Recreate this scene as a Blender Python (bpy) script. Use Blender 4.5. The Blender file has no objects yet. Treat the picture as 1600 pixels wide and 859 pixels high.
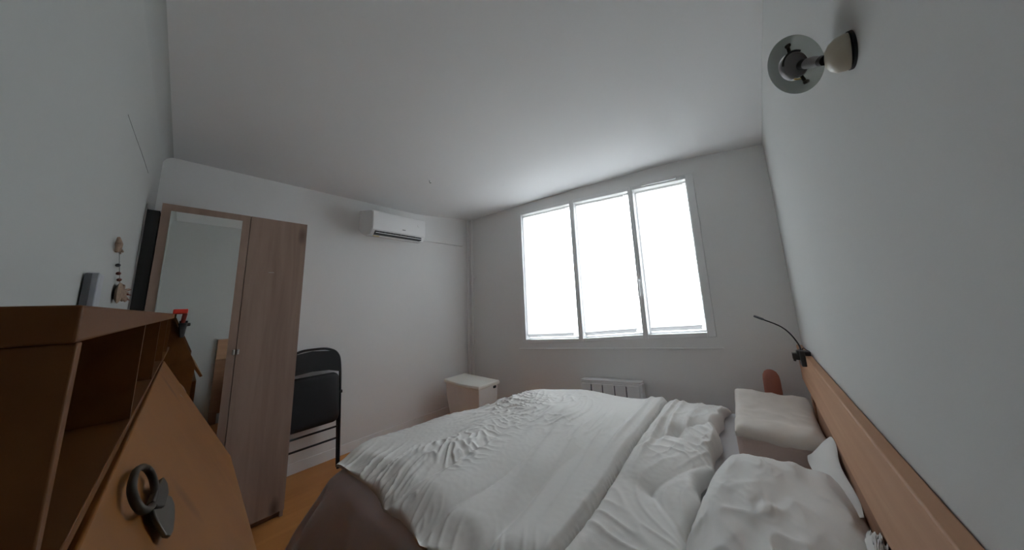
import bpy, bmesh, math, random
import numpy as np
from mathutils import Vector, Matrix, noise

# ------------------------------------------------------------ camera, sky, exposure
S = bpy.context.scene
COL = S.collection
CAM = Vector((0.1661, 0.1778, 1.3445))
YAW, PIT, ROL, FPX = 0.7042, 0.1613, -0.0383, 438.3
fwd = Vector((math.cos(PIT)*math.cos(YAW), math.cos(PIT)*math.sin(YAW), math.sin(PIT)))
rt0 = fwd.cross(Vector((0, 0, 1))).normalized(); up0 = rt0.cross(fwd)
rt = math.cos(ROL)*rt0 + math.sin(ROL)*up0
up = -math.sin(ROL)*rt0 + math.cos(ROL)*up0
cd = bpy.data.cameras.new('camera'); co = bpy.data.objects.new('camera', cd); COL.objects.link(co)
cd.sensor_fit = 'HORIZONTAL'; cd.sensor_width = 36.0; cd.lens = 36.0*FPX/1600.0
cd.shift_x = -3.2/1600.0; cd.shift_y = -28.5/1600.0
cd.clip_start = 0.01; cd.clip_end = 200
M = Matrix.Identity(4)
for i in range(3):
    M[i][0] = rt[i]; M[i][1] = up[i]; M[i][2] = -fwd[i]; M[i][3] = CAM[i]
co.matrix_world = M
S.camera = co

w = bpy.data.worlds.new('sky'); S.world = w; w.use_nodes = True
nt = w.node_tree; nt.nodes.clear()
wo = nt.nodes.new('ShaderNodeOutputWorld'); bg = nt.nodes.new('ShaderNodeBackground')
tc = nt.nodes.new('ShaderNodeTexCoord'); sx = nt.nodes.new('ShaderNodeSeparateXYZ')
mr = nt.nodes.new('ShaderNodeMapRange'); mr.inputs['From Min'].default_value = -0.06; mr.inputs['From Max'].default_value = 0.06
mx = nt.nodes.new('ShaderNodeMix'); mx.data_type = 'RGBA'
mx.inputs['A'].default_value = (.60, .60, .60, 1); mx.inputs['B'].default_value = (0.92, 0.955, 1.05, 1)
nt.links.new(tc.outputs['Generated'], sx.inputs[0]); nt.links.new(sx.outputs['Z'], mr.inputs['Value'])
nt.links.new(mr.outputs[0], mx.inputs['Factor']); nt.links.new(mx.outputs['Result'], bg.inputs['Color'])
bg.inputs['Strength'].default_value = 14.0
nt.links.new(bg.outputs[0], wo.inputs[0])
S.view_settings.view_transform = 'Standard'; S.view_settings.look = 'None'
S.view_settings.gamma = 1.0; S.view_settings.use_curve_mapping = False
S.view_settings.exposure = 0.10
try:
    S.cycles.max_bounces = 14; S.cycles.diffuse_bounces = 10; S.cycles.transmission_bounces = 10
    S.cycles.use_denoising = True; S.cycles.sample_clamp_indirect = 6.0
except Exception:
    pass

# ------------------------------------------------------------ helpers
def tag(o, label=None, cat=None, group=None, kind=None):
    if label: o['label'] = label
    if cat: o['category'] = cat
    if group: o['group'] = group
    if kind: o['kind'] = kind
    return o
def obj(name, bm, m, parent=None, smooth=None, bevel=0.0):
    bmesh.ops.recalc_face_normals(bm, faces=bm.faces)
    me = bpy.data.meshes.new(name); bm.to_mesh(me); bm.free()
    o = bpy.data.objects.new(name, me); COL.objects.link(o)
    me.materials.append(m)
    if smooth is not None:
        me.shade_smooth()
        try: me.set_sharp_from_angle(angle=math.radians(smooth))
        except Exception: pass
    if bevel > 0:
        b = o.modifiers.new('bevel', 'BEVEL'); b.width = bevel; b.segments = 3; b.limit_method = 'ANGLE'
        b.angle_limit = math.radians(40)
        me.shade_smooth()
        try: me.set_sharp_from_angle(angle=math.radians(45))
        except Exception: pass
    if parent is not None:
        o.parent = parent
        o.matrix_parent_inverse = parent_world(parent).inverted()
    return o
def parent_world(p):
    m = p.matrix_basis.copy()
    if p.parent: m = parent_world(p.parent) @ p.matrix_parent_inverse @ m
    return m
def thing(name, label, cat, loc=(0, 0, 0), group=None):
    o = bpy.data.objects.new(name, None); COL.objects.link(o); o.location = loc; o.empty_display_size = 0.05
    return tag(o, label, cat, group)
def B(): return bmesh.new()
def hexa(bm, p):   # 8 points: bottom 4 (ccw), top 4
    v = [bm.verts.new(q) for q in p]
    for f in ((0,3,2,1),(4,5,6,7),(0,1,5,4),(1,2,6,5),(2,3,7,6),(3,0,4,7)): bm.faces.new([v[i] for i in f])
def box(bm, x0, x1, y0, y1, z0, z1):
    hexa(bm, [(x0,y0,z0),(x1,y0,z0),(x1,y1,z0),(x0,y1,z0),(x0,y0,z1),(x1,y0,z1),(x1,y1,z1),(x0,y1,z1)])
    return bm
def tube(bm, pts, r, n=10, closed=False, cap=True):
    pts = [Vector(p) for p in pts]; N = len(pts)
    rs = r if isinstance(r, (list, tuple)) else [r]*N
    rings = []; last = None
    for i, p in enumerate(pts):
        a = pts[(i-1) % N] if (closed or i > 0) else p
        b = pts[(i+1) % N] if (closed or i < N-1) else p
        t = (b-a).normalized()
        if last is None:
            u = t.orthogonal().normalized()
        else:
            u = (last - t*last.dot(t)).normalized()
        last = u; v = t.cross(u)
        rings.append([bm.verts.new(p + rs[i]*(math.cos(k*2*math.pi/n)*u + math.sin(k*2*math.pi/n)*v)) for k in range(n)])
    for i in range(N if closed else N-1):
        A, C = rings[i], rings[(i+1) % N]
        for k in range(n): bm.faces.new((A[k], A[(k+1) % n], C[(k+1) % n], C[k]))
    if cap and not closed:
        bm.faces.new(rings[0][::-1]); bm.faces.new(rings[-1])
    return bm
def lathe(bm, prof, o, axis, n=36):   # prof = [(distance along axis, radius)]
    o = Vector(o); t = Vector(axis).normalized(); u = t.orthogonal().normalized(); v = t.cross(u)
    rings = []
    for h, r in prof:
        rings.append([bm.verts.new(o + t*h + max(r, 1e-5)*(math.cos(k*2*math.pi/n)*u + math.sin(k*2*math.pi/n)*v)) for k in range(n)])
    for A, C in zip(rings, rings[1:]):
        for k in range(n): bm.faces.new((A[k], A[(k+1) % n], C[(k+1) % n], C[k]))
    return bm
def prism(bm, poly, axis, a, b):      # poly in the two other axes, extruded from a to b
    def P(q, h):
        return (h, q[0], q[1]) if axis == 'x' else (q[0], h, q[1]) if axis == 'y' else (q[0], q[1], h)
    A = [bm.verts.new(P(q, a)) for q in poly]; C = [bm.verts.new(P(q, b)) for q in poly]; n = len(poly)
    bm.faces.new(A); bm.faces.new(C[::-1])
    for k in range(n): bm.faces.new((A[k], C[k], C[(k+1) % n], A[(k+1) % n]))
    return bm
def spline(pts, n=8):
    P = [Vector(p) for p in pts]; P = [2*P[0]-P[1]] + P + [2*P[-1]-P[-2]]; out = []
    for i in range(1, len(P)-2):
        for k in range(n):
            t = k/n
            out.append(0.5*((2*P[i]) + (-P[i-1]+P[i+1])*t + (2*P[i-1]-5*P[i]+4*P[i+1]-P[i+2])*t*t + (-P[i-1]+3*P[i]-3*P[i+1]+P[i+2])*t**3))
    out.append(P[-2]); return out
def grid_mesh(bm, pts):               # pts[i][j] vectors
    V = [[bm.verts.new(p) for p in row] for row in pts]
    for i in range(len(V)-1):
        for j in range(len(V[0])-1):
            bm.faces.new((V[i][j], V[i+1][j], V[i+1][j+1], V[i][j+1]))
    return V
def interp(x, X, Y): return float(np.interp(x, X, Y))
def ss(a, b, x):
    t = min(1, max(0, (x-a)/(b-a))); return t*t*(3-2*t)

# ------------------------------------------------------------ materials
def mat(name, col, rough=0.6, spec=0.5, metal=0.0, bump=None, mottle=None, **kw):
    m = bpy.data.materials.new(name); m.use_nodes = True; n = m.node_tree; b = n.nodes['Principled BSDF']
    b.inputs['Base Color'].default_value = (*col, 1); b.inputs['Roughness'].default_value = rough
    b.inputs['Metallic'].default_value = metal; b.inputs['Specular IOR Level'].default_value = spec
    for k, v in kw.items(): b.inputs[k.replace('_', ' ')].default_value = v
    t = n.nodes.new('ShaderNodeTexCoord')
    if mottle:
        sc, amt = mottle
        nz = n.nodes.new('ShaderNodeTexNoise'); nz.inputs['Scale'].default_value = sc; nz.inputs['Detail'].default_value = 4
        r = n.nodes.new('ShaderNodeMix'); r.data_type = 'RGBA'
        r.inputs['A'].default_value = (*[c*(1-amt) for c in col], 1); r.inputs['B'].default_value = (*[min(1, c*(1+amt)) for c in col], 1)
        n.links.new(t.outputs['Object'], nz.inputs['Vector']); n.links.new(nz.outputs['Fac'], r.inputs['Factor'])
        n.links.new(r.outputs['Result'], b.inputs['Base Color'])
    if bump:
        sc, st, dist = bump
        nz = n.nodes.new('ShaderNodeTexNoise'); nz.inputs['Scale'].default_value = sc; nz.inputs['Detail'].default_value = 5
        bp = n.nodes.new('ShaderNodeBump'); bp.inputs['Strength'].default_value = st; bp.inputs['Distance'].default_value = dist
        n.links.new(t.outputs['Object'], nz.inputs['Vector']); n.links.new(nz.outputs['Fac'], bp.inputs['Height'])
        n.links.new(bp.outputs[0], b.inputs['Normal'])
    return m
def wood(name, c0, c1, grain=(1, 1, .08), scale=22, rough=.5, knots=True, dark=None, spec=.18):
    m = bpy.data.materials.new(name); m.use_nodes = True; n = m.node_tree; b = n.nodes['Principled BSDF']
    b.inputs['Roughness'].default_value = rough; b.inputs['Specular IOR Level'].default_value = spec
    t = n.nodes.new('ShaderNodeTexCoord'); mp = n.nodes.new('ShaderNodeMapping'); mp.inputs['Scale'].default_value = grain
    n.links.new(t.outputs['Object'], mp.inputs['Vector'])
    nz = n.nodes.new('ShaderNodeTexNoise'); nz.inputs['Scale'].default_value = scale; nz.inputs['Detail'].default_value = 6
    nz.inputs['Distortion'].default_value = .6; n.links.new(mp.outputs[0], nz.inputs['Vector'])
    n2 = n.nodes.new('ShaderNodeTexNoise'); n2.inputs['Scale'].default_value = scale/5; n2.inputs['Detail'].default_value = 3
    n.links.new(mp.outputs[0], n2.inputs['Vector'])
    ad = n.nodes.new('ShaderNodeMix'); ad.data_type = 'FLOAT'; ad.inputs['Factor'].default_value = .5
    n.links.new(nz.outputs['Fac'], ad.inputs['A']); n.links.new(n2.outputs['Fac'], ad.inputs['B'])
    cr = n.nodes.new('ShaderNodeValToRGB'); cr.color_ramp.elements[0].position = .34; cr.color_ramp.elements[1].position = .64
    cr.color_ramp.elements[0].color = (*c0, 1); cr.color_ramp.elements[1].color = (*c1, 1)
    n.links.new(ad.outputs['Result'], cr.inputs['Fac'])
    out = cr.outputs['Color']
    if knots:
        vo = n.nodes.new('ShaderNodeTexVoronoi'); vo.inputs['Scale'].default_value = 4.2; vo.inputs['Randomness'].default_value = 1
        mp2 = n.nodes.new('ShaderNodeMapping'); mp2.inputs['Scale'].default_value = tuple(.35 if g < .5 else 1 for g in grain)
        n.links.new(t.outputs['Object'], mp2.inputs['Vector']); n.links.new(mp2.outputs[0], vo.inputs['Vector'])
        r2 = n.nodes.new('ShaderNodeMapRange'); r2.inputs['From Min'].default_value = .03; r2.inputs['From Max'].default_value = .13
        n.links.new(vo.outputs['Distance'], r2.inputs['Value'])
        mm = n.nodes.new('ShaderNodeMix'); mm.data_type = 'RGBA'; d = dark or tuple(c*.45 for c in c0)
        mm.inputs['A'].default_value = (*d, 1); n.links.new(r2.outputs[0], mm.inputs['Factor']); n.links.new(out, mm.inputs['B'])
        out = mm.outputs['Result']
    n.links.new(out, b.inputs['Base Color'])
    bp = n.nodes.new('ShaderNodeBump'); bp.inputs['Strength'].default_value = .15; bp.inputs['Distance'].default_value = .002
    n.links.new(nz.outputs['Fac'], bp.inputs['Height']); n.links.new(bp.outputs[0], b.inputs['Normal'])
    return m
m_wall = mat('wall_paint', (.82, .82, .815), .85, .2, bump=(60, .12, .002), mottle=(2.0, .015))
m_walll = mat('shaded_left_wall_paint', (.44, .45, .435), .85, .2, bump=(60, .12, .002), mottle=(2.0, .015))  # off-white wall paint, darkened so the colour carries dimming towards the camera
m_wallr = mat('shaded_right_wall_paint', (.56, .565, .55), .85, .2, bump=(60, .12, .002), mottle=(2.0, .015))  # off-white again, milder darkening: dimming at the view's edge put into the colour
m_ceil = mat('ceiling_paint', (.78, .78, .78), .9, .15, bump=(45, .1, .002))
m_white = mat('white_lacquer', (.84, .845, .85), .4, .4)
m_plas = mat('white_plastic', (.88, .88, .88), .18, .5)
m_grille = mat('dark_vent', (.02, .022, .025), .5)
m_pipe = mat('pipe_paint', (.80, .80, .79), .5, .4)
m_ward = wood('taupe_oak_laminate', (.25, .172, .135), (.35, .25, .20), (1, 1, .07), 26, .55, dark=(.10, .066, .05))
m_pine = wood('orange_pine', (.115, .042, .010), (.175, .068, .017), (1, .09, 1), 18, .5, dark=(.07, .028, .01))
m_lidw = wood('amber_pine', (.175, .063, .012), (.235, .092, .018), (1, .5, .12), 14, .45, dark=(.10, .035, .012))
m_head = wood('pale_pine', (.44, .245, .145), (.56, .33, .205), (.07, 1, 1), 20, .55, dark=(.22, .10, .06))
m_bedf = wood('bed_pine', (.24, .125, .075), (.33, .18, .11), (.1, 1, 1), 20, .6, knots=False)
m_floor = wood('parquet', (.46, .19, .06), (.60, .27, .09), (.08, 1, 1), 12, .4, knots=False)
m_mirr = mat('mirror', (.88, .9, .88), .02, .5, 1.0)
m_steel = mat('brushed_steel', (.62, .62, .60), .3, .5, 1.0)
m_black = mat('black_metal', (.008, .008, .01), .35, .4)
m_vinyl = mat('black_vinyl', (.010, .010, .013), .5, .35, bump=(220, .2, .001))
m_iron = mat('dark_patinated_metal', (.040, .034, .026), .45, .5, .7, mottle=(60, .3))
m_iron2 = mat('grey_patinated_metal', (.095, .085, .07), .38, .5, .7, mottle=(60, .2))
m_duvet = mat('duvet_cotton', (.74, .725, .70), .95, .1, bump=(260, .12, .001), mottle=(3, .02))
m_pil = mat('pillow_cotton', (.70, .69, .67), .95, .1, bump=(240, .1, .001))
m_foam = mat('cream_pillow_cover', (.66, .61, .56), .95, .1, bump=(160, .2, .0015))
m_foamside = mat('pinkish_pillow_side', (.62, .50, .45), .95, .1, bump=(160, .2, .0015))
m_sheet = mat('sheet_grey', (.55, .54, .55), .95, .1, bump=(200, .15, .001))
m_drape = mat('mauve_bedspread', (.76, .74, .80), .95, .1, bump=(180, .25, .0015), mottle=(5, .05))
m_hamp = mat('beige_hamper', (.76, .73, .70), .7, .3, mottle=(12, .04))
m_hampl = mat('beige_hamper_lid', (.78, .76, .70), .6, .3)
m_ceram = mat('cream_ceramic', (.50, .46, .36), .3, .5)
m_chrome = mat('satin_nickel', (.26, .25, .25), .5, .5, .6)
m_dark = mat('dark_rubber', (.02, .02, .022), .6)
m_panel = mat('dark_grey_panel', (.035, .036, .038), .5)
m_edge = mat('pale_edge', (.50, .50, .48), .6)
m_red = mat('red_plastic', (.80, .05, .03), .4)
m_dred = mat('dark_red_plastic', (.22, .03, .02), .5)
m_clip = mat('black_plastic', (.012, .012, .014), .45)
m_gbox = mat('grey_card', (.36, .37, .40), .5, mottle=(40, .15))
m_gboxd = mat('dark_grey_card', (.14, .145, .155), .5)
m_charm = mat('dried_beige', (.30, .21, .15), .8, mottle=(90, .4))
m_charm2 = mat('red_brown_tips', (.18, .06, .04), .8)
m_cord = mat('grey_cord', (.30, .30, .29), .8)
m_orange = mat('yellowed_sticker', (.50, .40, .20), .6)
m_dgrey = mat('print_grey', (.18, .18, .19), .5)
m_brass = mat('brass', (.55, .36, .12), .35, .5, 1.0)

def trans_mat(name, col, tint, mixf, glossy=.05):
    m = bpy.data.materials.new(name); m.use_nodes = True; n = m.node_tree; n.nodes.clear()
    o = n.nodes.new('ShaderNodeOutputMaterial'); d = n.nodes.new('ShaderNodeBsdfDiffuse'); t = n.nodes.new('ShaderNodeBsdfTranslucent')
    mx = n.nodes.new('ShaderNodeMixShader'); mx.inputs[0].default_value = mixf
    d.inputs['Color'].default_value = (*col, 1); t.inputs['Color'].default_value = (*tint, 1)
    tc = n.nodes.new('ShaderNodeTexCoord'); nz = n.nodes.new('ShaderNodeTexNoise'); nz.inputs['Scale'].default_value = 350
    bp = n.nodes.new('ShaderNodeBump'); bp.inputs['Strength'].default_value = .05; bp.inputs['Distance'].default_value = .001
    n.links.new(tc.outputs['Object'], nz.inputs['Vector']); n.links.new(nz.outputs['Fac'], bp.inputs['Height']); n.links.new(bp.outputs[0], d.inputs['Normal'])
    n.links.new(d.outputs[0], mx.inputs[1]); n.links.new(t.outputs[0], mx.inputs[2]); n.links.new(mx.outputs[0], o.inputs[0])
    return m
m_blind = trans_mat('blind_cloth', (.80, .80, .80), (.86, .88, .90), .5)
m_blindbar = trans_mat('blind_bar', (.75, .75, .75), (.85, .85, .85), .35)
m_jar = trans_mat('red_translucent_plastic', (.50, .24, .19), (.65, .30, .24), .4)
def glass_mat(name, col, alpha_mix, rough=0.0):
    m = bpy.data.materials.new(name); m.use_nodes = True; n = m.node_tree; n.nodes.clear()
    o = n.nodes.new('ShaderNodeOutputMaterial'); g = n.nodes.new('ShaderNodeBsdfGlossy'); t = n.nodes.new('ShaderNodeBsdfTransparent')
    g.inputs['Roughness'].default_value = rough; t.inputs['Color'].default_value = (*col, 1)
    fr = n.nodes.new('ShaderNodeFresnel'); fr.inputs['IOR'].default_value = 1.45
    mx = n.nodes.new('ShaderNodeMixShader'); n.links.new(fr.outputs[0], mx.inputs[0]); n.links.new(t.outputs[0], mx.inputs[1]); n.links.new(g.outputs[0], mx.inputs[2])
    if alpha_mix > 0:
        d = n.nodes.new('ShaderNodeBsdfDiffuse'); d.inputs['Color'].default_value = (.62, .64, .62, 1)
        m2 = n.nodes.new('ShaderNodeMixShader'); m2.inputs[0].default_value = alpha_mix
        n.links.new(mx.outputs[0], m2.inputs[1]); n.links.new(d.outputs[0], m2.inputs[2]); n.links.new(m2.outputs[0], o.inputs[0])
    else:
        n.links.new(mx.outputs[0], o.inputs[0])
    return m
m_glass = glass_mat('window_glass', (.96, .98, .97), 0)
m_frost = glass_mat('frosted_glass', (.9, .92, .9), .42)

# ------------------------------------------------------------ room shell
L, W, XD = 2.853, 3.322, -0.03
CY = [0.0, .154, .471, .862, 1.345, 1.531, 1.883, 2.458, 3.177, W]
CZ = [2.432, 2.452, 2.500, 2.520, 2.536, 2.546, 2.556, 2.566, 2.574, 2.576]
def ceil_z(x, y):
    zf = interp(y, CY, CZ)
    zn = 2.497
    t = max(0, (x-1.9)/(L-1.9)); t = t*t*(3-2*t)
    return zn + (zf-zn)*t if x > 1.9 else zn
# ceiling with the soft rounded edge along the left wall
bm = B(); rows = []
xs = [XD-.2, XD] + list(np.linspace(XD+.02, L, 60)) + [L+.4]; ys = [-.3] + list(np.linspace(0, W, 50)) + [W+.3]
for x in xs: rows.append([Vector((x, y, ceil_z(min(x, L), min(max(y, 0), W)))) for y in ys])
V = grid_mesh(bm, rows)
top = [[bm.verts.new((v.co.x, v.co.y, 2.75)) for v in (r[0], r[-1])] for r in (V[0], V[-1])]
bm.faces.new((top[0][0], top[0][1], top[1][1], top[1][0]))
ceiling = obj('ceiling', bm, m_ceil, smooth=40); tag(ceiling, 'matt white ceiling, slightly uneven towards the window', kind='structure')
def cove(bm, a, b, inward, r, n=8):   # quarter round fillet between wall and ceiling
    a = Vector(a); b = Vector(b); inn = Vector(inward)
    P = []
    for e in (a, b):
        row = []
        for k in range(n+1):
            t = k/n*math.pi/2
            row.append(e + inn*(r - r*math.cos(t)) + Vector((0, 0, -(r - r*math.sin(t)))))
        row.append(e + Vector((0, 0, 0)))
        P.append([bm.verts.new(q) for q in row])
    for k in range(n+1):
        bm.faces.new((P[0][k], P[0][k+1], P[1][k+1], P[1][k]))
    bm.faces.new((P[0][n+1], P[0][0], P[1][0], P[1][n+1]))
bm = B(); cove(bm, (XD, -.01, 2.499), (XD, W, 2.499), (1, 0, 0), .06)
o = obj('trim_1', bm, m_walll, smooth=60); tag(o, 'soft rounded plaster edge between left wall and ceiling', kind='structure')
bm = B(); qx = [XD] + list(np.linspace(1.9, L, 12))
for xa, xb in zip(qx, qx[1:]): cove(bm, (xa, 0, ceil_z(xa+1e-4, 0)+.003), (xb, 0, ceil_z(xb, 0)+.003), (0, 1, 0), .014)
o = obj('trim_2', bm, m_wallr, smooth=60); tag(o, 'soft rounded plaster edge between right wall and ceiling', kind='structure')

bm = B(); box(bm, XD-.2, L+.4, -.3, W+.3, -.1, 0)
floor = obj('floor', bm, m_floor); tag(floor, 'orange brown wooden floor', kind='structure')
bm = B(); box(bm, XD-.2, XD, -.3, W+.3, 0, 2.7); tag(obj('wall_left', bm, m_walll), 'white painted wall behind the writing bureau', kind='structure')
bm = B(); box(bm, XD, L, W, W+.3, 0, 2.7); tag(obj('wall_back', bm, m_wall), 'white painted wall behind wardrobe and air conditioner', kind='structure')
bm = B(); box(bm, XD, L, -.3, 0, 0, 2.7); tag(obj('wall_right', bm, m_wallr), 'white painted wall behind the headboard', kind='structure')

# window wall: opening with a slightly skewed lower and upper edge
Y0, Y1 = .455, 2.365
def zb(y): return interp(y, [.45, 1.0, 1.6, 2.4], [1.062, 1.017, .955, .900])
def zt(y): return interp(y, [.45, 1.0, 1.6, 2.4], [2.322, 2.360, 2.398, 2.436])
TH = .28
def wseg(bm, ya, yb, fa, fb, x0=L, x1=L+TH):   # a wall piece between two height functions
    hexa(bm, [(x0,ya,fa(ya)),(x1,ya,fa(ya)),(x1,yb,fa(yb)),(x0,yb,fa(yb)),(x0,ya,fb(ya)),(x1,ya,fb(ya)),(x1,yb,fb(yb)),(x0,yb,fb(yb))])
bm = B(); zero = lambda y: 0.0; topz = lambda y: 2.7
ob = lambda y: zb(y)-.035
ot = lambda y: zt(y)+.035
wseg(bm, -.3, Y0, zero, topz); wseg(bm, Y1, W+.3, zero, topz)
yy = [Y0, 1.0, 1.6, Y1]
for a, b in zip(yy, yy[1:]): wseg(bm, a, b, zero, ob); wseg(bm, a, b, ot, topz)
tag(obj('wall_window', bm, m_wall), 'white painted wall with the triple window', kind='structure')

m_reveal = m_white
# window frames: three panes, openings in y
PAN = [(2.315, 1.625), (1.575, .992), (.948, .512)]   # (left, right) seen from the room
def skewbar(bm, ya, yb, f0, f1, x0, x1):
    hexa(bm, [(x0,ya,f0(ya)),(x1,ya,f0(ya)),(x1,yb,f0(yb)),(x0,yb,f0(yb)),(x0,ya,f1(ya)),(x1,ya,f1(ya)),(x1,yb,f1(yb)),(x0,yb,f1(yb))])
FX0, FX1 = L-.012, L+.10
edges = [Y1, (PAN[0][1]+PAN[1][0])/2, (PAN[1][1]+PAN[2][0])/2, Y0]
names = ['leftmost white window casement behind a roller blind', 'middle white window casement with a lever handle on its right stile', 'rightmost white window casement with a ventilation slot on its head']
WIN = []
for k in range(3):
    yl, yr = PAN[k]; el, er = edges[k], edges[k+1]
    wn = thing('window_%d' % (k+1), names[k], None, (L, (yl+yr)/2, zb((yl+yr)/2))); wn['kind'] = 'structure'
    WIN.append(wn)
    bm = B()
    skewbar(bm, yl, el, ob, ot, FX0, FX1); skewbar(bm, er, yr, ob, ot, FX0, FX1)
    skewbar(bm, yr, yl, lambda y: zt(y), ot, FX0, FX1); skewbar(bm, yr, yl, ob, lambda y: zb(y), FX0, FX1)
    obj('window_frame', bm, m_white, wn, bevel=.004)
    g = .014; bm = B(); a, b = L+.055, L+.09
    skewbar(bm, yl-g, yl-.001, lambda y: zb(y)+.001, lambda y: zt(y)-.001, a, b); skewbar(bm, yr+.001, yr+g, lambda y: zb(y)+.001, lambda y: zt(y)-.001, a, b)
    skewbar(bm, yr+g, yl-g, lambda y: zt(y)-g, lambda y: zt(y)-.001, a, b); skewbar(bm, yr+g, yl-g, lambda y: zb(y)+.001, lambda y: zb(y)+g, a, b)
    obj('sash', bm, m_white, wn, bevel=.003)
    bm = B(); skewbar(bm, yr+g, yl-g, lambda y: zb(y)+g, lambda y: zt(y)-g, L+.070, L+.074)
    obj('pane', bm, m_glass, wn)
bm = B(); tube(bm, spline([(L-.012, .970, 1.50), (L-.05, .970, 1.50), (L-.055, .970, 1.47), (L-.055, .972, 1.36)], 6), .009, 10); box(bm, L-.018, L-.012, .955, .985, 1.44, 1.55)
obj('window_handle', bm, m_plas, WIN[1], smooth=50)
bm = B(); skewbar(bm, .58, .86, lambda y: zt(y)+.012, lambda y: zt(y)+.040, L-.035, L-.012)
obj('vent_cover', bm, m_plas, WIN[2], bevel=.006)
bm = B(); skewbar(bm, .42, 2.43, lambda y: interp(y, [.42, 2.43], [.940, .788]), lambda y: interp(y, [.42, 2.43], [.952, .800]), L-.022, L)
tag(obj('trim_3', bm, m_white, bevel=.003), 'thin white ledge under the triple window', kind='structure')
bm = B(); box(bm, .74, L, W-.012, W, 0, .085); tag(obj('baseboard_back', bm, m_white, bevel=.003), 'white baseboard under the folding chair', kind='structure')
bm = B(); box(bm, L-.012, L, 0, W-.012, 0, .085); tag(obj('baseboard_window', bm, m_white, bevel=.003), 'white baseboard of the window wall', kind='structure')

# roller blinds
BL = [(2.305, 1.70), (1.56, 1.055), (.925, .548)]
bl_lab = ['white roller blind on the leftmost casement, wide bright gap on its right', 'white roller blind on the middle casement', 'white roller blind on the rightmost casement below the ventilation slot']
for k in range(3):
    yl, yr = BL[k]; x0 = L+.020
    t = thing('roller_blind', bl_lab[k], 'blind', (x0, (yl+yr)/2, zt((yl+yr)/2)-.03), 'roller blinds of the triple window')
    fb = lambda y: zb(y)+.045
    ft = lambda y: zt(y)-.030
    bm = B(); rows = []
    ny, nz = 24, 60
    for i in range(ny+1):
        y = yl + (yr-yl)*i/ny; row = []
        for j in range(nz+1):
            z = fb(y) + (ft(y)-fb(y))*j/nz
            e = noise.noise(Vector((y*3+k*7, z*1.2, 0)))*.006
            row.append(Vector((x0+.008+e, y, z)))
        rows.append(row)
    grid_mesh(bm, rows); o = obj('cloth', bm, m_blind, t, smooth=60)
    bm = B(); tube(bm, [(x0+.010, yl+.006, ft(yl)+.010), (x0+.010, yr-.006, ft(yr)+.010)], .011, 14)
    obj('roller', bm, m_blindbar, t, smooth=50)
    bm = B(); skewbar(bm, yr-.003, yl+.003, lambda y: fb(y)-.022, lambda y: fb(y)+.012, x0+.001, x0+.013)
    obj('bottom_bar', bm, m_blindbar, t, bevel=.003)
    for nm, y, hw in (('side_cord', yr-.006, .0025), ('side_cord', yl+.006, .0025)):
        bm = B(); hexa(bm, [(x0,y-hw,fb(y)),(x0+.006,y-hw,fb(y)),(x0+.006,y+hw,fb(y)),(x0,y+hw,fb(y)),(x0,y-hw,ft(y)),(x0+.006,y-hw,ft(y)),(x0+.006,y+hw,ft(y)),(x0,y+hw,ft(y))])
        obj(nm, bm, m_blindbar, t)

# ------------------------------------------------------------ heating pipes, trunking, radiator
for i, (y, lab) in enumerate([(3.292, 'white vertical heating pipe closest to the room corner'), (3.203, 'white vertical heating pipe with a coupling, on the window side of the pair')]):
    t = thing('heating_pipe', lab, 'pipe', (2.795, y, 0), 'pair of heating pipes in the corner')
    bm = B(); tube(bm, [(2.795, y, 0), (2.795, y, 2.56)], .017, 16); obj('tube', bm, m_pipe, t, smooth=60)
    if i: bm = B(); tube(bm, [(2.795, y, .80), (2.795, y, .86)], .025, 8); obj('coupling', bm, m_pipe, t)
    bm = B(); tube(bm, [(2.795, y, 1.70), (2.795, y, 1.72)], .022, 14); box(bm, 2.80, L, y-.006, y+.006, 1.703, 1.717); obj('pipe_clip', bm, m_pipe, t)
bm = B()
hexa(bm, [(1.90, W-.045, 2.155), (2.70, W-.045, 2.165), (2.70, W, 2.165), (1.90, W, 2.155), (1.90, W-.045, 2.235), (2.70, W-.045, 2.245), (2.70, W, 2.245), (1.90, W, 2.235)])
tag(obj('cable_trunking', bm, m_wall, bevel=.004), 'white plastic trunking running from air conditioner to the corner pipes', 'trunking')

t = thing('radiator', 'white electric panel radiator under the triple window', 'radiator', (L-.05, 1.3, .15))
def zr(y): return interp(y, [1.05, 1.6], [.638, .590])
bm = B(); skewbar(bm, 1.02, 1.60, lambda y: .15, lambda y: zr(y)-.02, L-.085, L-.02); obj('body', bm, m_white, t, bevel=.008)
bm = B(); skewbar(bm, 1.03, 1.59, lambda y: zr(y)-.018, lambda y: zr(y)-.004, L-.095, L-.015); obj('top_grille', bm, m_plas, t, bevel=.003)
ysec = [1.035, 1.155, 1.262, 1.375, 1.485, 1.585]
for a, b in zip(ysec, ysec[1:]):
    bm = B(); skewbar(bm, a+.007, b-.007, lambda y: .17, lambda y: zr(y)-.04, L-.098, L-.084); obj('front_fin', bm, m_white, t, bevel=.004)
for y in (1.155, 1.262, 1.375, 1.485):
    bm = B(); box(bm, L-.0865, L-.0845, y-.0065, y+.0065, .18, zr(y)-.05); obj('groove', bm, m_dgrey, t)

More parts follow.
